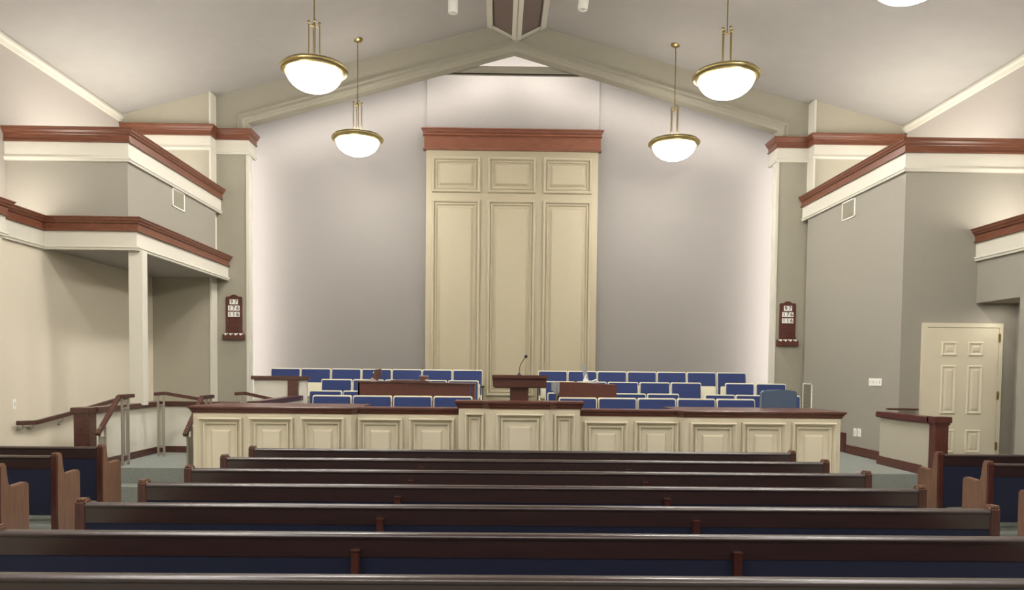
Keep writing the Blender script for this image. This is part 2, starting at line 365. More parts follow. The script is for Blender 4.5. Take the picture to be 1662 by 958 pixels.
mc = thing('gooseneck_microphone', 'black gooseneck microphone standing on the pulpit desk', 'microphone', at(843, 609, Yp_-.19))
mc.location.y = Yp_-.1; mc.location.z = FL+zt_-.012
mp = [at(843, 604, Yp_-.1)-mc.location, at(843.5, 597, Yp_-.1)-mc.location, at(845, 592, Yp_-.1)-mc.location, at(850.5, 583, Yp_-.1)-mc.location, at(853.5, 579, Yp_-.1)-mc.location]
MB().lathe([(0, .0), (.035, 0), (.036, .008), (.014, .03), (.008, .045), (0, .045)]).build('base', BLACK, mc, smooth=True)
MB().tube([(0, 0, .03)]+mp, .0045, 8).build('gooseneck', BLACK, mc, smooth=True)
q = mp[-1]; d = (mp[-1]-mp[-2]).normalized()
MB().tube([q-d*.02, q-d*.012, q, q+d*.016, q+d*.024], [.008, .017, .021, .016, .006], 14).build('windscreen', BLACK, mc, smooth=True)

# ================================================================== PEWS
PH = .86
def pew_profile():     # side outline (y forward, z)
    return [(-.01, 0), (-.02, .30), (-.012, .6), (-.005, .872), (.02, .888), (.065, .886), (.078, .872), (.10, .74), (.112, .695), (.135, .676), (.17, .672), (.36, .682), (.385, .672), (.392, .655), (.392, .30), (.375, .1), (.385, 0)]
def make_pew(label, x0, x1, y, sup, ends=(1, 1), group=None):
    t = thing('pew', label, 'pew', ((x0+x1)/2, y, 0), 0, group); h = (x1-x0)/2; T = .07
    a, b = -h+(T if ends[0] else 0), h-(T if ends[1] else 0)
    # rounded top rail and its board
    MB().prism([(.0, .735), (-.001, .832), (-.008, .836), (-.011, .843), (-.0105, .851), (-.006, .858), (.002, .863), (.012, .8645), (.05, .8645), (.058, .86), (.062, .852), (.062, .843), (.056, .835), (.056, .735)], a, b, 'x').build('top_rail', PEW, t, smooth=True)
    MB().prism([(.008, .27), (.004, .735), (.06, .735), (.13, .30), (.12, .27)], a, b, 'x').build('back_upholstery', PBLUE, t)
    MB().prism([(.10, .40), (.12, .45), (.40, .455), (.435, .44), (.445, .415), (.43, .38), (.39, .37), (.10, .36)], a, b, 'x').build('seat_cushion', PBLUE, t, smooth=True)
    MB().prism([(.12, .33), (.40, .345), (.40, .37), (.12, .355)], a, b, 'x').build('seat_board', PEW, t)
    for s, e in ((-1, ends[0]), (1, ends[1])):
        if not e: continue
        ax, bx = (-h, -h+T) if s < 0 else (h-T, h)
        pf = pew_profile()
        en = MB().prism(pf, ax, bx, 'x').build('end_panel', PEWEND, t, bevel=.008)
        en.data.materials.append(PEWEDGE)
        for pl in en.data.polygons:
            if pl.normal.y < -.6: pl.material_index = 1  # edges facing the camera get the shaded colour
        fl = MB()
        for k in range(3):
            c = ax+T*(.25+.25*k)
            fl.prism([(-.004, .883), (.0, .893), (.068, .891), (.076, .879)], c-.006, c+.006, 'x')
        fl.build('cap_fluting', PEWEND, en)
    for sx in sup:
        MB().box(sx-.022, sx+.022, -.035, .01, .0, .77).box(sx-.026, sx+.026, -.038, .012, .77, .782).build('support_post', PEWEDGE, t, bevel=.003)
    return t
ordi = ['nearest', 'second', 'third', 'fourth', 'fifth', 'sixth', 'seventh and farthest']
y0, sp = 3.17, .8468
pews = []
for i in range(7):
    Y = y0+sp*i
    if i == 0: t = make_pew('nearest long dark pew across the bottom of the picture, top rail only in view', -3.052, 3.052, Y, (-1.06, 1.02), group='long pews of the centre block')
    else: t = dup(pews[0], ((0, Y, 0)), 0, '%s long pew from the camera in the centre block' % ordi[i].replace(' and farthest', '').capitalize().lower() if i < 6 else 'farthest long pew of the centre block, right before the cream rostrum screen')
    pews.append(t)
for sg, nm in ((-1, 'left'), (1, 'right')):
    first = None
    for i in (6, 5, 4):
        Y = y0+sp*i
        lab = {6: 'front side pew by the %s wall, nearest to the rostrum', 5: 'middle side pew in view on the %s of the aisle', 4: 'side pew cut off by the %s picture edge, only its end showing'}[i] % nm
        if i == 6:
            xa, xb = (-6.75, -4.65) if sg < 0 else (4.65, 6.72)
            first = make_pew(lab, xa, xb, Y, (), ((0, 1) if sg < 0 else (1, 0)), 'short pews of the %s side block' % nm)
        else: dup(first, (first.location.x, Y, 0), 0, lab)

# ================================================================== CHOIR CHAIRS
def make_chair(name, up, label, group):
    t = thing(name, label, 'chair', (0, 0, 0), 0, group); w = .292
    def frame_out(w, z0, z1, r=.03):
        pts = [(-w, z0)]
        for k in range(5): a = PI-PI/2*k/4; pts.append((-w+r+r*math.cos(a), z1-r+r*math.sin(a)))
        for k in range(5): a = PI/2-PI/2*k/4; pts.append((w-r+r*math.cos(a), z1-r+r*math.sin(a)))
        pts.append((w, z0)); return pts
    lean = lambda mb: [setattr, None] and mb
    f = MB().prism(frame_out(w, .30, .94), 0, .045, 'y'); f.v = [(x, y+(z-.45)*.12, z) for x, y, z in f.v]
    f.build('back_shell', SEATF, t, bevel=.004)
    p = MB().prism(frame_out(w-.017, .44, .921, .022), -.03, 0.001, 'y'); p.v = [(x, y+(z-.45)*.12, z) for x, y, z in p.v]
    p.build('back_pad', BLUE, t, bevel=.008)
    if up:
        MB().prism([(-.05, .36), (-.12, .38), (-.10, .66), (-.06, .66)], -.25, .25, 'x').build('seat_shell', SEATF, t, bevel=.012)
        MB().prism([(-.05, .38), (-.06, .65), (-.035, .65), (-.02, .38)], -.24, .24, 'x').build('seat_pad', BLUE, t, bevel=.006)
    else:
        MB().prism([(-.45, .39), (-.46, .41), (-.02, .40), (-.02, .37)], -.25, .25, 'x').build('seat_shell', SEATF, t, bevel=.006)
        MB().prism([(-.47, .42), (-.45, .46), (-.05, .45), (-.03, .41), (-.45, .405)], -.25, .25, 'x').build('seat_pad', BLUE, t, bevel=.012)
    for s in (-1, 1):
        MB().prism([(-.42, 0), (-.38, .0), (-.02, .36), (.05, .0), (.09, 0), (.04, .42), (-.06, .42)], s*.27-.012, s*.27+.012, 'x').build('leg', SEATF, t)
    return t
tmpl = {}
def chair(pxl, pxr, py, Y, fz, label, group, up=False, rz=0, zs=None):
    xc = at((pxl+pxr)/2, py, Y).x
    if up not in tmpl:
        t = make_chair('choir_chair', up, label, group); t.location = (xc, Y, fz); t.rotation_euler = (0, 0, rz); tmpl[up] = t
    else: t = dup(tmpl[up], (xc, Y, fz), rz, label, group)
    w = (at(pxr, py, Y).x-at(pxl, py, Y).x)/math.cos(rz)
    t.scale = (w/.584, 1, 1)
    return t
num = ['first', 'second', 'third', 'fourth', 'fifth', 'sixth', 'seventh']
GB, G3, G2, G1 = 'choir chairs of the back row', 'choir chairs of the third row', 'choir chairs of the second row', 'choir chairs of the front row'
for k, x in enumerate((439.8, 489, 538.5, 588, 637.3, 686.5, 736)):
    chair(x-1.3, x+47.3, 600, 14.85, .82, '%s blue back row choir chair from the left end, left of the panelled bay' % num[k] if k < 6 else 'rightmost back row chair left of the pulpit, before the panelled bay', GB, True)
for k, x in enumerate((875, 923.3, 971.5, 1020, 1068.5, 1117, 1166)):
    chair(x-1.3, x+46.2, 604, 14.85, .82, '%s blue choir chair right of the pulpit in the back row' % num[k] if k < 6 else 'last blue choir chair at the right end of the back row', GB, True)
for k, x in enumerate((520.6, 572, 624, 675.3, 727)):
    chair(x, x+49.8, 617, 14.05, .62, '%s chair from the left in the third row, beyond the organ' % num[k] if k else 'third row choir chair at the left end, beside the knee wall', G3)
for k, x in enumerate((885, 936, 987.5, 1039, 1090)):
    chair(x, x+49.3, 621, 14.05, .62, '%s chair right of the pulpit in the third row of the choir' % num[k], G3)
chair(1179, 1223.5, 621, 13.9, .62, 'angled third row chair, left one of the pair above the slate armchair', G3, False, -.18)
chair(1229, 1275, 622, 13.78, .62, 'angled third row chair, right one of the pair at the right wall', G3, False, -.18)
chair(501, 554, 634, 13.15, FL+.01, 'second row choir chair at the left end, half behind a front row chair', G2)
chair(556, 609, 634, 13.15, FL+.01, 'second row choir chair just left of the organ, mostly hidden', G2)
chair(889, 942, 634, 13.15, FL+.01, 'second row choir chair between the pulpit and the upright piano', G2)
chair(997, 1049.5, 638, 13.15, FL+.01, 'second row choir chair just right of the piano', G2)
chair(1051.5, 1103.5, 638, 13.15, FL+.01, 'second chair right of the piano in the second row', G2)
chair(1146, 1193, 639, 12.95, FL+.01, 'angled second row chair, leftmost of three before the right wall', G2, False, -.14)
chair(1196, 1244, 640, 12.88, FL+.01, 'angled second row chair, middle one of three before the right wall', G2, False, -.14)
chair(1247, 1299, 642, 12.8, FL+.01, 'angled second row chair hidden behind the slate blue armchair', G2, False, -.14)
for k, x in enumerate((506, 571.7, 637.5, 703)):
    chair(x, x+63.5, 643, 11.15, FL, '%s front row choir chair from the left, before the organ' % num[k] if k else 'front row choir chair at the left end of the row', G1)
for k, x in enumerate((907.3, 971.8, 1036, 1100.5, 1165)):
    chair(x, x+62.5, 646, 11.15, FL, '%s front row choir chair right of the pulpit' % num[k], G1)
for px_, py_ in ((783.5, 628), (873.0, 628)):
    q = at(px_, py_, 14.5)
    a_ = thing('aisle_armrest', 'black armrest bracket on the aisle side of the back row, %s of the pulpit' % ('left' if px_ < 830 else 'right'), 'armrest', (q.x, 14.5, .62), 0, 'aisle armrests of the back row')
    MB().box(-.045, .03, -.2, .2, q.z-.62-.02, q.z-.62+.02).build('pad', BLACK, a_, bevel=.008)
    MB().prism([(-.02, 0), (.02, 0), (.035, q.z-.64), (-.05, q.z-.64)], -.012, .012, 'x').build('bracket', BLACK, a_)
# slate armchair
Ya = 10.55
xc = at(1265.5, 650, Ya).x; ha = at(1265, 634, Ya).z-FL; wa = (at(1294, 650, Ya).x-at(1237, 650, Ya).x)/2
ac = thing('armchair', 'slate blue upholstered armchair with arched back behind the right end of the rostrum', 'armchair', (xc, Ya, FL))
pts = [(-wa, .35), (-wa, ha-.035), (-wa+.012, ha-.012), (-wa+.03, ha-.006)]+[(-wa+.03+(2*wa-.06)*k/12, ha-.012+.022*math.sin(PI*k/12)**.7) for k in range(1, 12)]+[(wa-.03, ha-.006), (wa-.012, ha-.012), (wa, ha-.035), (wa-.01, .35)]
MB().prism(pts, 0, .11, 'y').build('backrest', LBLUE, ac, bevel=.015)
MB().box(-wa+.02, wa-.02, -.46, .01, .3, .46).build('seat', LBLUE, ac, bevel=.03)
for s in (-1, 1):
    MB().box(s*(wa-.04)-.03, s*(wa-.04)+.03, -.4, .02, .55, .63).build('armrest', LBLUE, ac, bevel=.02)
    for yy in (.06, -.38): MB().box(s*(wa-.05)-.02, s*(wa-.05)+.02, yy-.02, yy+.02, 0, .36 if yy > 0 else .56).build('leg', DARKW, ac)

# ================================================================== ORGAN, PIANO and what lies on them
Yg = 12.0
og = thing('organ_console', 'brown wood organ console with open roll top behind the front choir chairs', 'organ', (at(675, 640, Yg).x, Yg, FL))
def ax(px, py=630, Y=Yg): return at(px, py, Y).x-og.location.x
def azz(py, Y=Yg, x=675): return at(x, py, Y).z-FL
MB().box(ax(580.5), ax(763), 0, .04, .0, azz(622)).build('back_panel', PULPV, og, bevel=.003)
for a_, b_ in ((580.5, 584), (764, 770.5)):
    MB().box(ax(a_), ax(b_), .0, .6, 0, azz(621.5)).build('side_panel', PULP, og, bevel=.004)
MB().box(ax(579), ax(652), -.015, .6, azz(622), azz(620)).build('top_board', DARKW, og, bevel=.003)
MB().prism([(ax(634), azz(617.6)), (ax(690), azz(618)), (ax(697), azz(621)), (ax(771.5), azz(622)), (ax(771.5), azz(623.4)), (ax(692), azz(622.8)), (ax(634), azz(621))], -.03, .6, 'y').build('roll_top', DARKW, og, bevel=.002)
MB().box(ax(590), ax(760), .2, .58, .55, .62).build('keyboard_shelf', PULP, og)
# folded music stand on the organ
ms = thing('book_stand', 'small dark folding book stand on the left end of the organ', 'book stand', tuple(at(611, 621.3, Yg+.2)+Vector((0, 0, .008))))
def L(o, px, py, Y): return at(px, py, Y)-o.location
def slab(o, name, pts, m, th=.012, Y=None):
    Y0 = Y or o.location.y
    v = [(L(o, a, b, Y0).x, L(o, a, b, Y0).z) for a, b in pts]
    return MB().prism(v, -th/2, th/2, 'y').build(name, m, o)
slab(ms, 'rack_leaf', [(604, 614), (609, 600), (619, 599), (619.5, 609), (613, 618)], DARKW, .05)
slab(ms, 'rack_foot', [(600, 621), (604, 613), (606, 614), (615, 620), (621, 619.5), (621, 621.3)], STEEL, .12)
slab(ms, 'page', [(604.5, 605), (609.5, 600.5), (611, 601), (606, 607)], PAPER, .02, Yg+.16)
bxo = thing('hymnal_box', 'small brown box standing on the organ roll top', 'box', tuple(at(688, 617.2, Yg+.2)))
zq = at(688, 610, Yg+.2).z-bxo.location.z
MB().box(-.07, .07, -.06, .06, 0, zq).build('body', PULP, bxo, bevel=.004)
MB().box(-.072, .072, -.062, .062, zq-.014, zq+.002).build('lid', GREYP, bxo, bevel=.003)
sm = thing('sheet_music', 'loose white sheet music lying at the right of the brown box on the organ', 'sheet music', tuple(at(698, 618.5, Yg+.15)+Vector((0, 0, .012))))
MB().prism([(-.08, 0), (.06, -.012), (.07, -.008), (-.06, .008)], -.1, .1, 'y').build('sheet', PAPER, sm)
# piano
Yq = 11.9
pn = thing('upright_piano', 'plain brown upright piano seen from its back right of the pulpit', 'piano', (at(950, 640, Yq).x, Yq, FL))
bx = lambda px: at(px, 630, Yq).x-pn.location.x
zL, zR = at(905, 620.5, Yq).z-FL, at(1001, 625, Yq).z-FL
MB().prism([(bx(905.5), .05), (bx(905.5), zL), (bx(942), zL-.004), (bx(975), zR+.012), (bx(1001), zR), (bx(1001), .05)], 0, .05, 'y').build('back_panel', PULPV, pn, bevel=.003)
MB().prism([(bx(905.5), zL-.02), (bx(905.5), zL), (bx(942), zL-.004), (bx(975), zR+.012), (bx(1001), zR), (bx(1001), zR-.02)], .05, .6, 'y').build('lid', PULP, pn)
MB().prism([(0, .1), (0, zL), (-.06, zL+.0), (-.06, zL-.16), (.0, zL-.22)], bx(905.5)-.003, bx(905.5)+.02, 'x').prism([(bx(898.5), zL), (bx(905.4), zL), (bx(905.4), zL-.2), (bx(898.5), zL-.15)], .02, .5, 'y').build('side_cheek', VENTM if False else GREYP, pn)
MB().box(bx(906), bx(1000), .3, .6, .6, .7).build('key_bed', PULP, pn)
MB().box(bx(907), bx(911), .05, .6, 0, zL-.05).build('side_panel', PULP, pn); MB().box(bx(996), bx(1000), .05, .6, 0, zR-.05).build('side_panel', PULP, pn)
mr = thing('music_stand', 'thin grey upright sheet holder leaning back on top of the piano', 'music stand', tuple(at(953, 619.5, Yq+.15)))
slab(mr, 'plate', [(944.2, 594), (949, 592), (953, 604), (955.5, 618.5), (948, 618.5)], GREYP, .02)
slab(mr, 'clip', [(948, 614), (951, 608), (952.5, 608), (951, 613), (955.5, 617.5), (955.5, 619.3), (946.5, 619.3), (946.5, 617.5)], PAPER, .03, Yq+.13)
ob = thing('open_book', 'small open white hymn book lying on the piano beside the grey holder', 'book', tuple(at(961, 619.2, Yq+.12)))
MB().prism([(-.055, 0), (-.05, .012), (0, .006), (.06, .03), (.065, .024), (.0, 0)], -.08, .08, 'y').build('pages', PAPER, ob)

# ================================================================== KNEE WALLS, POSTS, BASEBOARDS
def cap_bar(mb, p, q, w=.13, h=.075): mb.bar(p, q, w, h)
KX = -5.58; z_k = at(200, 656.5, 10.4); 
kz = atX(147, 662, KX).z
kl = thing('knee_wall', 'cream knee wall with dark cap and square post left of the rostrum steps', 'low wall', (KX, 9.7, 0))
MB().box(-.13, 0, .12, 2.1, 0, kz-.07).box(-.13, 1.15, 2.0, 2.12, 0, kz-.07).build('wall_body', PAINT, kl)
MB().box(-.155, .05, .1, 2.15, kz-.075, kz).box(.03, 1.2, 1.97, 2.15, kz-.075, kz).build('cap', DARKW, kl, bevel=.01)
MB().box(-.19, .01, -.04, .14, 0, kz-.06).build('post', DARKW, kl, bevel=.004)
MB().box(-.225, .03, -.06, .16, kz-.075, kz+.003).build('post_cap', DARKW, kl, bevel=.008)
MB().box(.0, .02, .14, 2.0, FL, FL+.1).box(.0, 1.15, 1.98, 2.0, FL, FL+.1).build('baseboard', DARKW, kl)
kzr = atX(1520, 678, 5.4).z
kr = thing('knee_wall', 'grey knee wall with dark cap and post right of the rostrum, before the door', 'low wall', (5.40, 9.55, 0))
MB().box(0, .13, .1, 1.42, 0, kzr-.06).build('wall_body', BAYM, kr)
MB().box(-.045, .15, .1, 1.48, kzr-.085, kzr+.0).build('cap', PULP, kr, bevel=.01)
MB().box(-.02, .15, -.02, .13, 0, kzr-.06).build('post', PULPV, kr, bevel=.004)
MB().box(-.045, .18, -.045, .155, kzr-.07, kzr+.01).box(-.03, .165, -.03, .14, kzr-.1, kzr-.06).build('post_cap', PULP, kr, bevel=.006)
MB().box(-.028, 0, .32, 1.44, FL, FL+.10).box(-.018, 0, .32, 1.44, FL+.09, FL+.125).box(-.028, 0, .30, .33, .2, FL+.12).build('baseboard', PULP, kr)
struct('baseboard_right', MB().box(XR-.025, XR, 10.9, 13.2, FL, FL+.11).box(XR-.018, XR, 10.9, 13.2, FL+.1, FL+.135).box(XR-.035, XR-.005, 12.55, 12.72, FL, FL+.33), PULP)
# small dark rail beyond right knee wall
struct('trim_21', MB().bar(at(1440, 664, 10.85), at(1489, 665, 10.85), .06, .03), DARKW)
# knee wall behind the rostrum, left of the choir
kb = thing('knee_wall', 'stepped knee wall with dark cap and post at the left end of the choir', 'low wall', (0, 0, 0))
p1, p2 = at(411, 614, 13.0), at(500, 614, 13.0)
MB().box(p1.x+.02, p2.x-.02, 12.98, 13.05, FL, p1.z-.02).build('wall_body', PAINT, kb)
MB().box(p1.x-.02, p2.x+.02, 12.93, 13.08, at(450, 616.7, 12.96).z, at(450, 610.5, 12.96).z).build('cap', DARKW, kb, bevel=.008)
q1, q2 = at(468, 640, 12.95), at(484.5, 640, 12.95)
MB().box(q1.x, q2.x, 12.9, 12.99, FL, at(475, 616.7, 12.93).z).build('post', DARKW, kb, bevel=.004)
c1 = at(476, 647, 12.6); c2 = at(400, 655.5, 10.6)
MB().bar((c1.x, 12.95, c1.z), (c1.x, 10.5, c1.z), .16, .08).build('low_cap', DARKW, kb, bevel=.008)
MB().box(c1.x-.06, c1.x+.06, 10.52, 12.93, FL, c1.z-.04).build('low_wall_body', PAINT, kb)

# ================================================================== STEP HANDRAILS
def stand_rail(label, pts, posts, grp=None, fz=FL):
    base = Vector(pts[len(pts)-1])
    t = thing('step_handrail', label, 'handrail', (base.x, base.y, fz))
    P = [Vector(p)-t.location for p in pts]
    m = MB()
    for a, b in zip(P[:-1], P[1:]): m.bar(a, b, .055, .05)
    m.build('wood_grip', DARKW, t, bevel=.006)
    for (x, y, zf, ztop, w) in posts:
        al = w < 0; w = abs(w)
        g = MB(); x -= t.location.x; y -= t.location.y; zf -= t.location.z; ztop -= t.location.z
        def gb(u0, u1, h, z0, z1):
            if al: g.box(x+u0, x+u1, y-h, y+h, z0, z1)
            else: g.box(x-h, x+h, y+u0, y+u1, z0, z1)
        for s in (-1, 1): gb(s*w/2-.012, s*w/2+.012, .012, zf, ztop)
        for s in (-1, 1): gb(s*w/6-.006, s*w/6+.006, .006, zf+.14, ztop-.14)
        for zz_ in (zf+.05, zf+.14, ztop-.14, ztop-.05): gb(-w/2, w/2, .008, zz_-.008, zz_+.008)
        g.build('baluster_pair', STEEL, t)
    return t
XA = -5.33
a0, a1, a2 = atX(158, 706, XA), atX(193, 644, XA), atX(216, 642, XA); a2.z = a1.z
stand_rail('sloping wood handrail on twin metal balusters beside the left knee wall', [a0, a1, a2],
           [(XA, atX(204, 755, XA).y, FL, a1.z-.02, .17), (XA, atX(167, 755, XA).y, .0, a0.z+.1, .13)])
XB = at(300, 705, a0.y).x
b1 = at(0, 0, 1); b1 = Vector((XB, a1.y, a1.z)); b2 = Vector((XB, a2.y, a2.z))
stand_rail('sloping wood handrail on metal balusters against the left end of the rostrum', [(XB, a0.y, a0.z), b1, b2],
           [(XB, a2.y-.15, FL, a1.z-.02, .17), (XB, a0.y+.15, .0, a0.z+.1, .13)])
Y2 = 11.15
stand_rail('short wood handrail on balusters at the back of the left landing', [at(250, 640, Y2-.05), at(267, 638.5, Y2), at(326, 648.5, Y2+.3)],
           [(at(262, 740, Y2).x, Y2, FL, at(262, 641, Y2).z-.01, -.085)])
stand_rail('far wood handrail descending behind the rostrum cap at left', [at(381, 639.5, 12.0), at(397, 638.5, 12.0), at(443, 648.5, 12.3)],
           [(at(388, 650, 12).x, 12, FL, at(386, 641, 12).z-.01, -.085)])
# wall handrail on the left wall
XWL = -6.82
hp = [atX(28.5, 687, XWL), atX(58, 686, XWL), atX(119, 670, XWL), atX(186, 650, XWL), atX(222, 640, XWL)]
wh = thing('wall_handrail', 'dark wood handrail rising along the left wall on brass brackets', 'handrail', tuple(hp[0]))
m = MB()
for a, b in zip(hp[:-1], hp[1:]): m.bar(a-hp[0], b-hp[0], .05, .06)
m.build('wood_grip', DARKW, wh, bevel=.006)
for bxp, byp in ((37, 688), (54, 687), (102, 676)):
    p = atX(bxp, byp, XWL)-hp[0]
    MB().tube([p+Vector((0, 0, -.02)), p+Vector((0, 0, -.06)), p+Vector((-.03, 0, -.085)), p+Vector((-.075, 0, -.09))], .007, 8).lathe([(0, -.105), (.02, -.105), (.02, -.08), (0, -.08)], p.x-.06, p.y, 10).build('bracket', STEEL, wh, smooth=True)

# ================================================================== DOOR
D0, D1 = at(1501, 600, YBX).x, at(1616, 600, YBX).x
dz0, dz1 = .40, at(1560, 532.5, YBX).z
dr = struct('door_1', MB().box(0, D1-D0, -.03, .012, 0, dz1-dz0), CREAM)
dr.location = (D0, YBX-.012, dz0)
W = D1-D0
pr = [(0, 0), (.008, -.0), (.02, .012), (.04, .004)]
rows = [((dz1-at(1540, 555, YBX).z), (dz1-at(1540, 578, YBX).z)), ((dz1-at(1540, 593, YBX).z), (dz1-at(1540, 672, YBX).z)), ((dz1-at(1540, 697, YBX).z), dz1-dz0-.2)]
for r0, r1 in rows:
    for c0, c1 in ((.20, .42), (.57, .79)):
        MB().rings(W*c0, W*c1, dz1-dz0-r1, dz1-dz0-r0, [(0, 0), (.004, .004), (.012, .016), (.02, .016), (.045, .003), (.05, .003), (.08, .014)], lambda a, b, d: (a, -.031-d, b)).build('door_panel', CREAM, dr)
for hz in (.25, 1.0, 1.85):
    MB().box(W-.005, W+.02, -.05, -.03, hz, hz+.12).build('hinge', BRASS, dr)
cz1 = at(1560, 525, YBX).z; c0x, c1x = at(1493.5, 600, YBX).x, at(1622.5, 600, YBX).x
struct('trim_22', MB().prism([(c0x, dz0), (c0x, cz1), (c1x, cz1), (c1x, dz0), (D1+.004, dz0), (D1+.004, dz1+.006), (D0-.004, dz1+.006), (D0-.004, dz0)], YBX-.05, YBX, 'y'), CREAM)

# ================================================================== HYMN BOARDS
def text_mesh(txt, size, m, parent, loc):
    cu = bpy.data.curves.new('numeral', 'FONT'); cu.body = txt; cu.size = size; cu.extrude = .001; cu.align_x = 'CENTER'; cu.align_y = 'CENTER'; cu.offset = size*.012
    cu.space_character = 1.15
    tmp = bpy.data.objects.new('tmp', cu); C.objects.link(tmp); dg = bpy.context.evaluated_depsgraph_get()
    me = bpy.data.meshes.new_from_object(tmp.evaluated_get(dg)); bpy.data.objects.remove(tmp)
    me.materials.clear(); me.materials.append(m)
    o = bpy.data.objects.new('numeral', me); C.objects.link(o); o.parent = parent; o.rotation_euler = (PI/2, 0, 0); o.location = loc; return o
def hymn_board(cxp, base_y, label, side):
    Yh = YF+.002; s = .999
    cpos = at(cxp, base_y, Yh); hb = thing('hymn_board', label, 'hymn board', (cpos.x, Yh, cpos.z))
    k = Yh/1207.1
    def X_(p): return p*k
    H_ = 73*k
    w = 13.3*k
    out = [(-w*1.0, 11*k), (-w*1.0, 67*k), (-w*.9, 69.5*k), (-w*.55, 69.5*k)]+[(-w*.55+1.1*w*j/8, 69.5*k+3.2*k*math.sin(PI*j/8)) for j in range(1, 8)]+[(w*.55, 69.5*k), (w*.9, 69.5*k), (w, 67*k), (w, 11*k)]
    out = [(x*(1.0 if z > 30*k else 1.0), z) for x, z in out]
    out += [(w*1.06, 14*k), (w*1.25, 10*k), (-w*1.25, 10*k), (-w*1.06, 14*k)][0:0]
    MB().prism(out, -.025, 0, 'y').prism([(-w, 9*k), (-w, 16*k), (-w*.99, 17*k), (w*.99, 17*k), (w, 16*k), (w*1.12, 12*k), (w*1.28, 9*k), (-w*1.28, 9*k), (-w*1.12, 12*k)], -.028, 0, 'y').build('board', PULPV, hb, bevel=.003)
    MB().box(-17.3*k, 17.3*k, -.075, 0, 0, 9*k).build('card_tray', PULP, hb, bevel=.005)
    for txt, yy, ww in (('97', 61, 6.6), ('176', 51, 9.2), ('116', 41, 9.2)):
        for j in range(len(txt)):
            pass
        c = MB().box(-ww*k, ww*k, -.03, -.024, (yy-4)*k, (yy+4)*k).build('number_card', LABELM, hb)
        n = len(txt)
        for j, ch in enumerate(txt):
            text_mesh(ch, 8.6*k*1.0, BLACK, c, ((j-(n-1)/2)*ww*2/n*k, -.0312, yy*k))
    for yy in (35.5, 28.5, 22):
        MB().box(-w*.92, w*.92, -.034, -.024, yy*k-.004, yy*k+.004).build('slat_ledge', PULP, hb)
    for j in range(4):
        xx = (-12+8*j)*k
        MB().box(xx-3*k, xx+3*k, -.06, -.045, 9*k, 10.6*k).box(xx-1.1*k, xx+1.1*k, -.08, -.074, 7.4*k, 9.2*k).build('spare_card', LABELM, hb)
    return hb
hymn_board(380.5, 552, 'wooden hymn board with numbers 97, 176 and 116 on the left pilaster', -1)
hymn_board(1276.5, 562, 'wooden hymn board with numbers 97, 176 and 116 on the right pilaster', 1)

# ================================================================== VENTS, PLATES
def grille(label, y0_, y1_, z0, z1, X_, sgn, n, vert=False):
    t = thing('air_grille', label, 'vent', (X_, (y0_+y1_)/2, z0)); hy = abs(y1_-y0_)/2; h = z1-z0; e = .022
    o = -sgn
    def bx_(m, a, b, c, d, t0, t1):
        m.box(min(o*t0, o*t1), max(o*t0, o*t1), a, b, c, d)
    m = MB(); bx_(m, -hy, hy, 0, e, 0, .015); bx_(m, -hy, hy, h-e, h, 0, .015); bx_(m, -hy, -hy+e, 0, h, 0, .015); bx_(m, hy-e, hy, 0, h, 0, .015)
    m.build('frame', WHITE, t, bevel=.002)
    m = MB(); bx_(m, -hy+e, hy-e, e, h-e, 0, .003); m.build('backing', VENTM, t)
    m = MB()
    for k in range(n):
        if vert:
            c = -hy+e+(2*hy-2*e)*(k+.5)/n; bx_(m, c-.003, c+.003, e, h-e, .002, .011)
        else:
            c = e+(h-2*e)*(k+.5)/n; bx_(m, -hy+e, hy-e, c-.003, c+.004, .002, .011)
    m.build('louvres', BAYM, t)
    return t
grille('square white air grille high on the left loft wall', 12.47, 12.94, 4.41, 4.72, XL, -1, 18, True)
grille('square white air grille high on the right loft wall', 12.46, 12.93, 4.39, 4.71, XR, 1, 18, True)
p = atX(1304, 622, XR); q = atX(1317.5, 672, XR)
grille('tall narrow white return grille low on the right wall', q.y, p.y, atX(1304, 680, XR).z, p.z, XR, 1, 26)
def plate(label, X_, sgn, a, b, name, cat, holes):
    p = atX(*a, X_); q = atX(*b, X_); y0_, y1_ = sorted((p.y, q.y)); z0, z1 = sorted((p.z, q.z)); cy = (y0_+y1_)/2
    t = thing(name, label, cat, (X_, cy, z0)); hy = (y1_-y0_)/2; h = z1-z0; o = -sgn
    MB().box(*sorted((0, o*.008)), -hy, hy, 0, h).build('plate', WHITE, t, bevel=.002)
    for k in range(holes):
        c = -hy+2*hy*(k+.5)/holes
        MB().box(*sorted((0, o*.016)), c-.008, c+.008, h*.33, h*.67).build('toggle', PAINT, t)
plate('wide white four-gang switch plate on the right wall', XR, 1, (1411, 614), (1431, 627), 'switch_plate', 'switch', 4)
plate('left one of two small white outlets low on the right wall', XR, 1, (1386, 695), (1390.5, 709), 'wall_outlet', 'outlet', 1)
plate('right one of two small white outlets low on the right wall', XR, 1, (1392.5, 695.5), (1397.5, 709.5), 'wall_outlet', 'outlet', 1)
plate('small white light switch on the left wall above the handrail', -6.9, -1, (20, 648), (25.5, 664), 'light_switch', 'switch', 1)

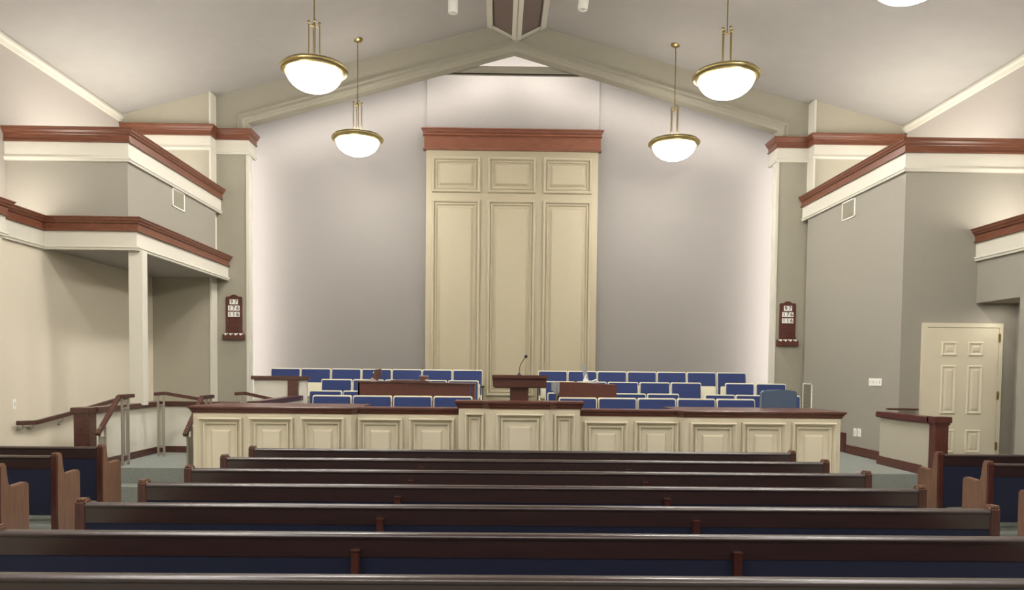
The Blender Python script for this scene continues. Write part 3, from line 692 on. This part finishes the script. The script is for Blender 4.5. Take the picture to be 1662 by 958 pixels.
# ================================================================== PENDANT LAMPS
lampz = 5.65
def make_lamp(label, loc, grp):
    t = thing('pendant_lamp', label, 'pendant lamp', loc, 0, grp)     # origin: lowest point of bowl
    R = .39; Hh = .28
    pf = [(R*math.sin(a), Hh*(1-math.cos(a))) for a in [PI/2*k/12 for k in range(13)]]
    pf2 = [((R-.008)*math.sin(a), .008+Hh*(1-math.cos(a))) for a in [PI/2*k/12 for k in range(12, -1, -1)]]
    MB().lathe(pf+pf2, n=56).build('glass_bowl', GLASS, t, smooth=True)
    zr = Hh-.005
    MB().lathe([(R-.02, zr-.01), (R+.005, zr-.03), (R+.035, zr-.025), (R+.04, zr-.005), (R+.06, zr), (R+.075, zr+.012), (R+.08, zr+.035), (R+.06, zr+.055), (R+.05, zr+.055), (R+.04, zr+.075), (R+.01, zr+.085), (R-.03, zr+.075), (R-.03, zr+.01)], n=56, closed=True).build('rim', BRASS, t, smooth=True)
    MB().lathe([(0, zr+.03), (R-.035, zr+.02), (R-.035, zr+.012), (0, zr+.022)], n=40).build('uplight_shield', PAINT, t, smooth=True)  # added disc that keeps the bowl's inner glow off the ceiling
    zt2 = zr+.66
    for k in range(4):
        a = .38+PI/2*k; x, y = .075*math.cos(a), .075*math.sin(a)
        rd = MB().tube([(x, y, zr+.06), (x, y, zt2)], .0085, 8).build('rod', BRASS, t, smooth=True)
        MB().lathe([(0, zt2-.006), (.017, zt2), (.022, zt2+.018), (.017, zt2+.034), (0, zt2+.04)], x, y, 12).build('ball_finial', BRASS, rd, smooth=True)
        MB().tube([(x, y, zr+.065), (R*math.cos(a), R*math.sin(a), zr+.03)], .008, 6).build('spider_arm', BRASS, t)
    sp_ = MB()
    for k in range(4):
        a = .38+PI/2*k; sp_.tube([(0, 0, zt2-.03), (.075*math.cos(a), .075*math.sin(a), zt2-.03)], .006, 6)
    sp_.build('top_spider', BRASS, t)
    return t
def lamp(label, x, y, first=None, grp=None, root=None):
    loc = (x, y, lampz)
    if root is None: t = make_lamp(label, loc, grp)
    else: t = dup(root, loc, 0, label, grp)
    cz_ = ez(x)-lampz
    MB().tube([(0, 0, .90), (0, 0, cz_)], .0095, 8).build('stem', BRASS, t, smooth=True)
    can = MB().lathe([(0, cz_+.02), (.085, cz_+.02), (.085, cz_-.0), (.06, cz_-.02), (.02, cz_-.03), (0, cz_-.03)]).build('canopy', BRASS, t, smooth=True)
    return t
lamps = [(-2.9, 13.8, 'far left pendant lamp, shown whole with its canopy on the ceiling'), (2.9, 13.8, 'far right pendant lamp, shown whole with its canopy on the ceiling'),
         (-2.92, 10.67, 'larger nearer left pendant lamp with opal bowl and brass rim'), (2.9, 10.67, 'larger nearer right pendant lamp with opal bowl and brass rim'),
         (-3.93, 7.85, 'pendant lamp at the top left edge, only the bottom of its bowl in view'), (3.96, 7.85, 'pendant lamp at the top right edge, only the bottom of its bowl in view')]
roots = []
base_lamp = None; base_parts = None
G = 'opal bowl pendant lamps'
for x, y, lab in lamps:
    t = make_lamp(lab, (x, y, lampz), G) if base_lamp is None else dup(base_lamp, (x, y, lampz), 0, lab, G)
    if base_lamp is None: base_lamp = t
    roots.append(t)
for x, y in ((-3.9, 4.6), (3.9, 4.6), (-3.9, 1.2), (3.9, 1.2), (-1.3, -2.2), (1.3, -2.2), (-3.9, -2.2), (3.9, -2.2)):  # further pendants added out of view to light rostrum front and pew backs
    roots.append(dup(base_lamp, (x, y, lampz), 0, 'added unseen pendant lamp that lights the rostrum front and pew backs', G))
for t in roots:
    x = t.location.x; cz_ = ez(x)-lampz
    MB().tube([(0, 0, .90), (0, 0, cz_)], .0095, 8).build('stem', BRASS, t, smooth=True)
    MB().lathe([(0, cz_+.03), (.09, cz_+.03), (.09, cz_-.0), (.06, cz_-.03), (.02, cz_-.04), (0, cz_-.04)], n=24).build('canopy', BRASS, t, smooth=True)
    ld = bpy.data.lights.new('pendant_bulb', 'POINT'); ld.energy = 27; ld.color = (1, .96, .92); ld.shadow_soft_size = .2
    lo = bpy.data.objects.new('pendant_bulb', ld); C.objects.link(lo); lo.location = (t.location.x, t.location.y, lampz+.44)
    ld.use_shadow = True
# cylinder spot heads
def spot_head(label, x, y, tilt):
    z = ez(x)
    t = thing('ceiling_spotlight', label, 'spotlight', (x, y, z))
    MB().lathe([(0, .02), (.07, .02), (.07, -.02), (.05, -.035), (0, -.035)], n=24).build('mount', WHITE, t, smooth=True)
    MB().tube([(0, 0, -.03), (0, 0, -.1), (tilt*.03, 0, -.12)], .014, 10).build('arm', WHITE, t, smooth=True)
    c = MB().lathe([(0, 0), (.08, 0), (.086, -.012), (.086, -.27), (.08, -.285), (.072, -.285), (.072, -.2), (0, -.2)], n=32).build('cylinder_head', WHITE, t, smooth=True)
    c.location = (tilt*.03, 0, -.10); c.rotation_euler = (.1, -tilt*.12, 0)
spot_head('white cylinder spotlight on the ceiling left of the ridge beam', -1.12, 12.9, .0)
spot_head('white cylinder spotlight on the ceiling right of the ridge beam', 1.13, 12.7, -1.0)

# ================================================================== LIGHT
def area(name, loc, dirv, sx, sy, power, col=(1, .9, .76)):
    l = bpy.data.lights.new(name, 'AREA'); l.shape = 'RECTANGLE'; l.size = sx; l.size_y = sy; l.energy = power; l.color = col
    o = bpy.data.objects.new(name, l); C.objects.link(o); o.location = loc
    o.rotation_euler = Vector(dirv).to_track_quat('-Z', 'Y').to_euler(); return o
W1 = (1, .945, .86); WN = (1, .96, .92)
# fluorescent coves on the ledges
for s, xx in ((-1, -7.2), (1, 7.15)):
    area('cove_tube', (xx, 3.9, 3.80), (-s*-.2, 0, 1), .12, 13.5, 150, W1)
    area('cove_tube_loft', (s*6.6, 12.7, 5.04), (0, 0, 1), 1.3, 2.6, 45, W1)
# coves behind the proscenium
for s in (-1, 1):
    area('cove_tube_niche', (s*5.55, 15.1, 3.6), (-s*.45, 1, 0), .12, 5.6, 60, WN)
    th = math.atan(.282)
    o = area('cove_tube_gable', (s*2.6-.03, 15.05, 6.95+.12), (0, 1, -.35), 5.0, .12, 36, WN)
    o.rotation_euler = (Matrix.Rotation(s*math.atan(.282), 3, 'Y') @ Vector((0, 1, -.25)).to_track_quat('-Z', 'Z').to_matrix()).to_euler()
area('cove_tube_peak', (0, 15.02, 7.98), (0, .8, 1), 3.4, .06, 26, WN)
area('niche_centre_fill', (0, 15.02, 7.72), (0, 1, -.35), 2.0, .06, 8, WN)  # fill added for the dark wall between the two gable coves
for s in (-1, 1): area('loft_front_fill', (s*7.15, 10.25, 3.82), (0, .7, 1), .4, .5, 16, W1)  # extra light added on each ledge to brighten the loft fronts
area('corridor_light', (7.05, 10.45, 2.80), (0, 0, -1), .3, .5, 3.5, W1)
w = bpy.data.worlds.new('world'); S.world = w; w.use_nodes = True
w.node_tree.nodes['Background'].inputs['Color'].default_value = (1, .95, .9, 1); w.node_tree.nodes['Background'].inputs['Strength'].default_value = .05
vs_ = S.view_settings; vs_.view_transform = 'Standard'; vs_.look = 'None'; vs_.gamma = 1; vs_.use_curve_mapping = False; vs_.exposure = .35
S.display_settings.display_device = 'sRGB'
